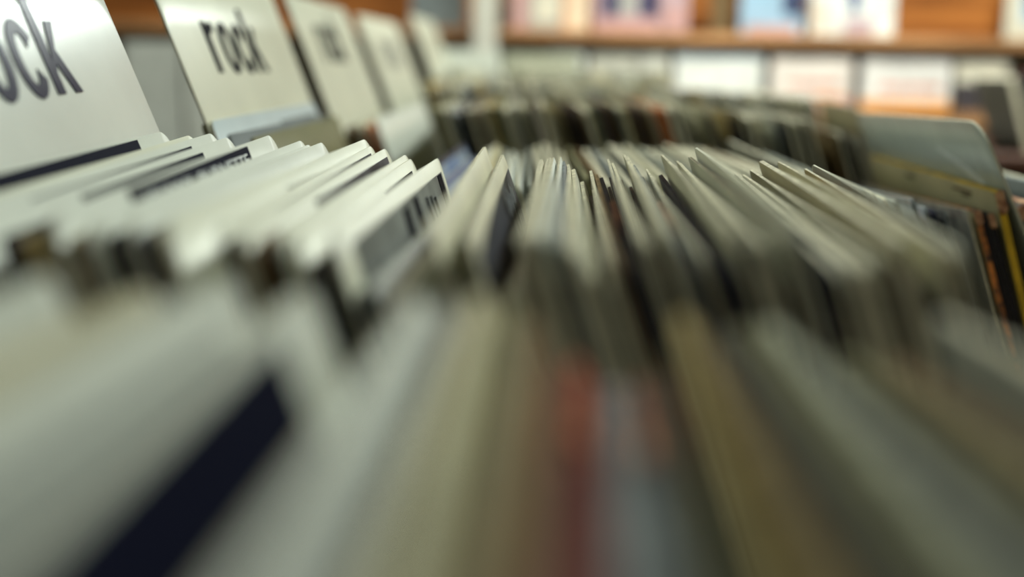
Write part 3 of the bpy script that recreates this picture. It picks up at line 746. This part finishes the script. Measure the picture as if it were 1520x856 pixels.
# furniture at the right edge
t = empty('storage_cabinet', (1.04, 1.9, 0)); tag(t, 'dark brown cabinet blurred at the right edge', 'cabinet')
MB().box(-.32, .4, -.2, .3, 0, .86, .004).build('body', M_DARKW, t); MB().box(-.34, .42, -.22, .32, .861, .885, .003).build('top', M_DARKW, t)
for j in range(8):
    cc = ('slate', 'black', 'maroon', 'navy', 'grey', 'slate', 'brown', 'navy')[j]
    hh = .14+.02*((j*3) % 3)
    N = Vector((.76+j*.036, 1.72, .8856+.115+.004*(j % 3))); Fp = N+Vector((.01, .3, 0))
    sleeve(Fp, N, .8856, colr=cc, keep='near', L=.142, th=.010, name='disc_case', cat='disc case', pic=M_DARKPIC if j % 2 else None, side=-1, label=f'{WORD[cc]} disc case leaning on the dark cabinet, {ordn(j)} from the left', group='disc cases on the dark cabinet')

# ================================================================== room
def struct(name, o): o.name = name; o['kind'] = 'structure'; return o
M_FLOOR = mat('floor_boards', (.16, .11, .07), rough=.5, var=.3, scale=4, stretch=(10, 1, 1))
M_DIM = mat('dark_green_wall_paint', (.12, .13, .10), rough=.7, var=.1, scale=3)
M_CEIL = mat('ceiling_paint', (.70, .70, .64), rough=.8, var=.04, scale=2)
struct('floor', MB().box(-3, 3, -3, 2.56, -.1, 0).build('floor', M_FLOOR))
struct('ceiling', MB().box(-3, 3, -3, 2.56, 2.7, 2.8).build('ceiling', M_CEIL))
struct('wall_back', MB().box(-3, 3, 2.56, 2.66, 0, 2.7).build('wall_back', M_WALL))
struct('wall_left', MB().box(-3.1, -3, -3, 2.56, 0, 2.7).build('wall_left', M_DIM))
struct('wall_right', MB().box(3, 3.1, -3, 2.56, 0, 2.7).build('wall_right', M_DIM))
struct('wall_front', MB().box(-3, 3, -3.1, -3, 0, 2.7).build('wall_front', M_DIM))

# ================================================================== lights
def emis(name, col, s):
    m, nt, b = new_mat(name); b.inputs['Emission Color'].default_value = (*col, 1); b.inputs['Emission Strength'].default_value = s; b.inputs['Base Color'].default_value = (.8, .8, .8, 1); return m
M_TUBE = emis('lit_diffuser', (.95, 1, .90), 3)
M_METAL = mat('lamp_housing', (.5, .5, .48), rough=.4, var=.05, metallic=.3)
def fixture(x, y, sx, sy, power):
    t = empty('ceiling_light', (x, y, 2.7)); tag(t, f'fluorescent ceiling light fixture above {"the bins" if y > 0 else "the aisle"}', 'ceiling light', 'fluorescent ceiling lights')
    MB().box(-sx/2, sx/2, -sy/2, sy/2, -.06, 0, .004).build('housing', M_METAL, t)
    MB().box(-sx/2+.02, sx/2-.02, -sy/2+.02, sy/2-.02, -.075, -.061, .003).build('diffuser', M_TUBE, t)
    l = bpy.data.lights.new('ceiling_lamp', 'AREA'); l.shape = 'RECTANGLE'; l.size = sx; l.size_y = sy; l.energy = power; l.color = (.92, 1, .93)
    o = bpy.data.objects.new('lamp_glow', l); C.objects.link(o); o.parent = t; o.location = (0, 0, -.08)
fixture(1.0, 1.35, .3, 1.3, 58)
fixture(-1.1, 1.35, .3, 1.3, 6)
fixture(1.2, -1.4, .3, 1.5, 6)
fixture(-1.2, -1.4, .3, 1.5, 2)
def wash_spot(x, y, tx, tz, power, tgt_y=2.38):  # unseen spotlights added to brighten the shelf and its covers
    t = empty('added_wash_spotlight', (x, y, 2.7)); tag(t, f'small added ceiling spotlight brightening the wall shelf, {"left" if x < .3 else "right"} one', 'spotlight')
    MB().box(-.012, .012, -.012, .012, -.08, 0).build('stem', M_METAL, t)
    h = MB(); h.box(-.035, .035, -.035, .035, -.17, -.081, .006); h.build('lamp_head', M_METAL, t)
    l = bpy.data.lights.new('wash_beam', 'SPOT'); l.energy = power; l.spot_size = math.radians(62); l.spot_blend = .7; l.shadow_soft_size = .04; l.color = (1, .97, .88)
    o = bpy.data.objects.new('wash_beam', l); C.objects.link(o); o.parent = t; o.location = (0, .0, -.19)
    o.rotation_euler = (Vector((tx, tgt_y, tz))-Vector((x, y, 2.51))).to_track_quat('-Z', 'Y').to_euler()
wash_spot(-.35, 1.25, -.15, 1.05, 75)
wash_spot(.75, 1.25, .75, 1.05, 175)
# small unseen lamp added to put a glare on the left card
t = empty('added_glare_lamp', (.30, 2.40, 1.66)); tag(t, 'small added lamp on the top of the wall shelf for the card glare', 'lamp')
import bmesh
def lathe(prof, name, m, parent, n=24):
    v = []; f = []
    for (r, z) in prof:
        for i in range(n): v.append((r*math.cos(2*math.pi*i/n), r*math.sin(2*math.pi*i/n), z))
    for k in range(len(prof)-1):
        for i in range(n): j = (i+1) % n; f.append((k*n+i, k*n+j, (k+1)*n+j, (k+1)*n+i))
    return mesh_obj(name, v, f, m, None, parent, smooth=True)
s_ = lathe([(.03, .10), (.035, .09), (.06, .02), (.085, -.06), (.084, -.06), (.057, .02), (.03, .085)], 'lamp_shade', M_METAL, t)
s_.rotation_euler = (math.radians(-75), 0, math.radians(12))
bl = lathe([(.001, -.055), (.02, -.05), (.034, -.03), (.036, -.01), (.025, .02), (.014, .05), (.001, .06)], 'bulb', emis('lit_bulb', (.92, 1, .95), 60), t)
bl.rotation_euler = s_.rotation_euler
MB().box(-.008, .008, .0, .016, -.10, -.0).build('stem', M_METAL, t)
sp = bpy.data.lights.new('glare_lamp_beam', 'SPOT'); sp.energy = 30; sp.shadow_soft_size = .06; sp.spot_size = math.radians(13); sp.spot_blend = .6; sp.color = (.9, 1, .95)
so = bpy.data.objects.new('glare_lamp_beam', sp); C.objects.link(so); so.parent = t
so.location = (-.02, -.09, -.02)
so.rotation_euler = (Vector((-.235, .47, 1.035))-Vector((.28, 2.31, 1.64))).to_track_quat('-Z', 'Y').to_euler()

w = bpy.data.worlds.new('World'); SC.world = w; w.use_nodes = True
w.node_tree.nodes['Background'].inputs[0].default_value = (.5, .55, .6, 1); w.node_tree.nodes['Background'].inputs[1].default_value = .3

# ================================================================== camera
cd = bpy.data.cameras.new('camera'); cam = bpy.data.objects.new('camera', cd); C.objects.link(cam)
R = Matrix((RT, UP, -FW)).transposed()
cam.matrix_world = Matrix.Translation(CAM) @ R.to_4x4()
cd.sensor_width = 36; cd.lens = 36*FPX/1520
cd.clip_start = .005
cd.dof.use_dof = True; cd.dof.focus_distance = .597
APER = .0165
cd.dof.aperture_fstop = (cd.lens/1000)/APER
SC.camera = cam
SC.view_settings.view_transform = 'Standard'; SC.view_settings.look = 'None'; SC.view_settings.gamma = 1; SC.view_settings.use_curve_mapping = False
SC.view_settings.exposure = -0.27
SC.cycles.use_denoising = True
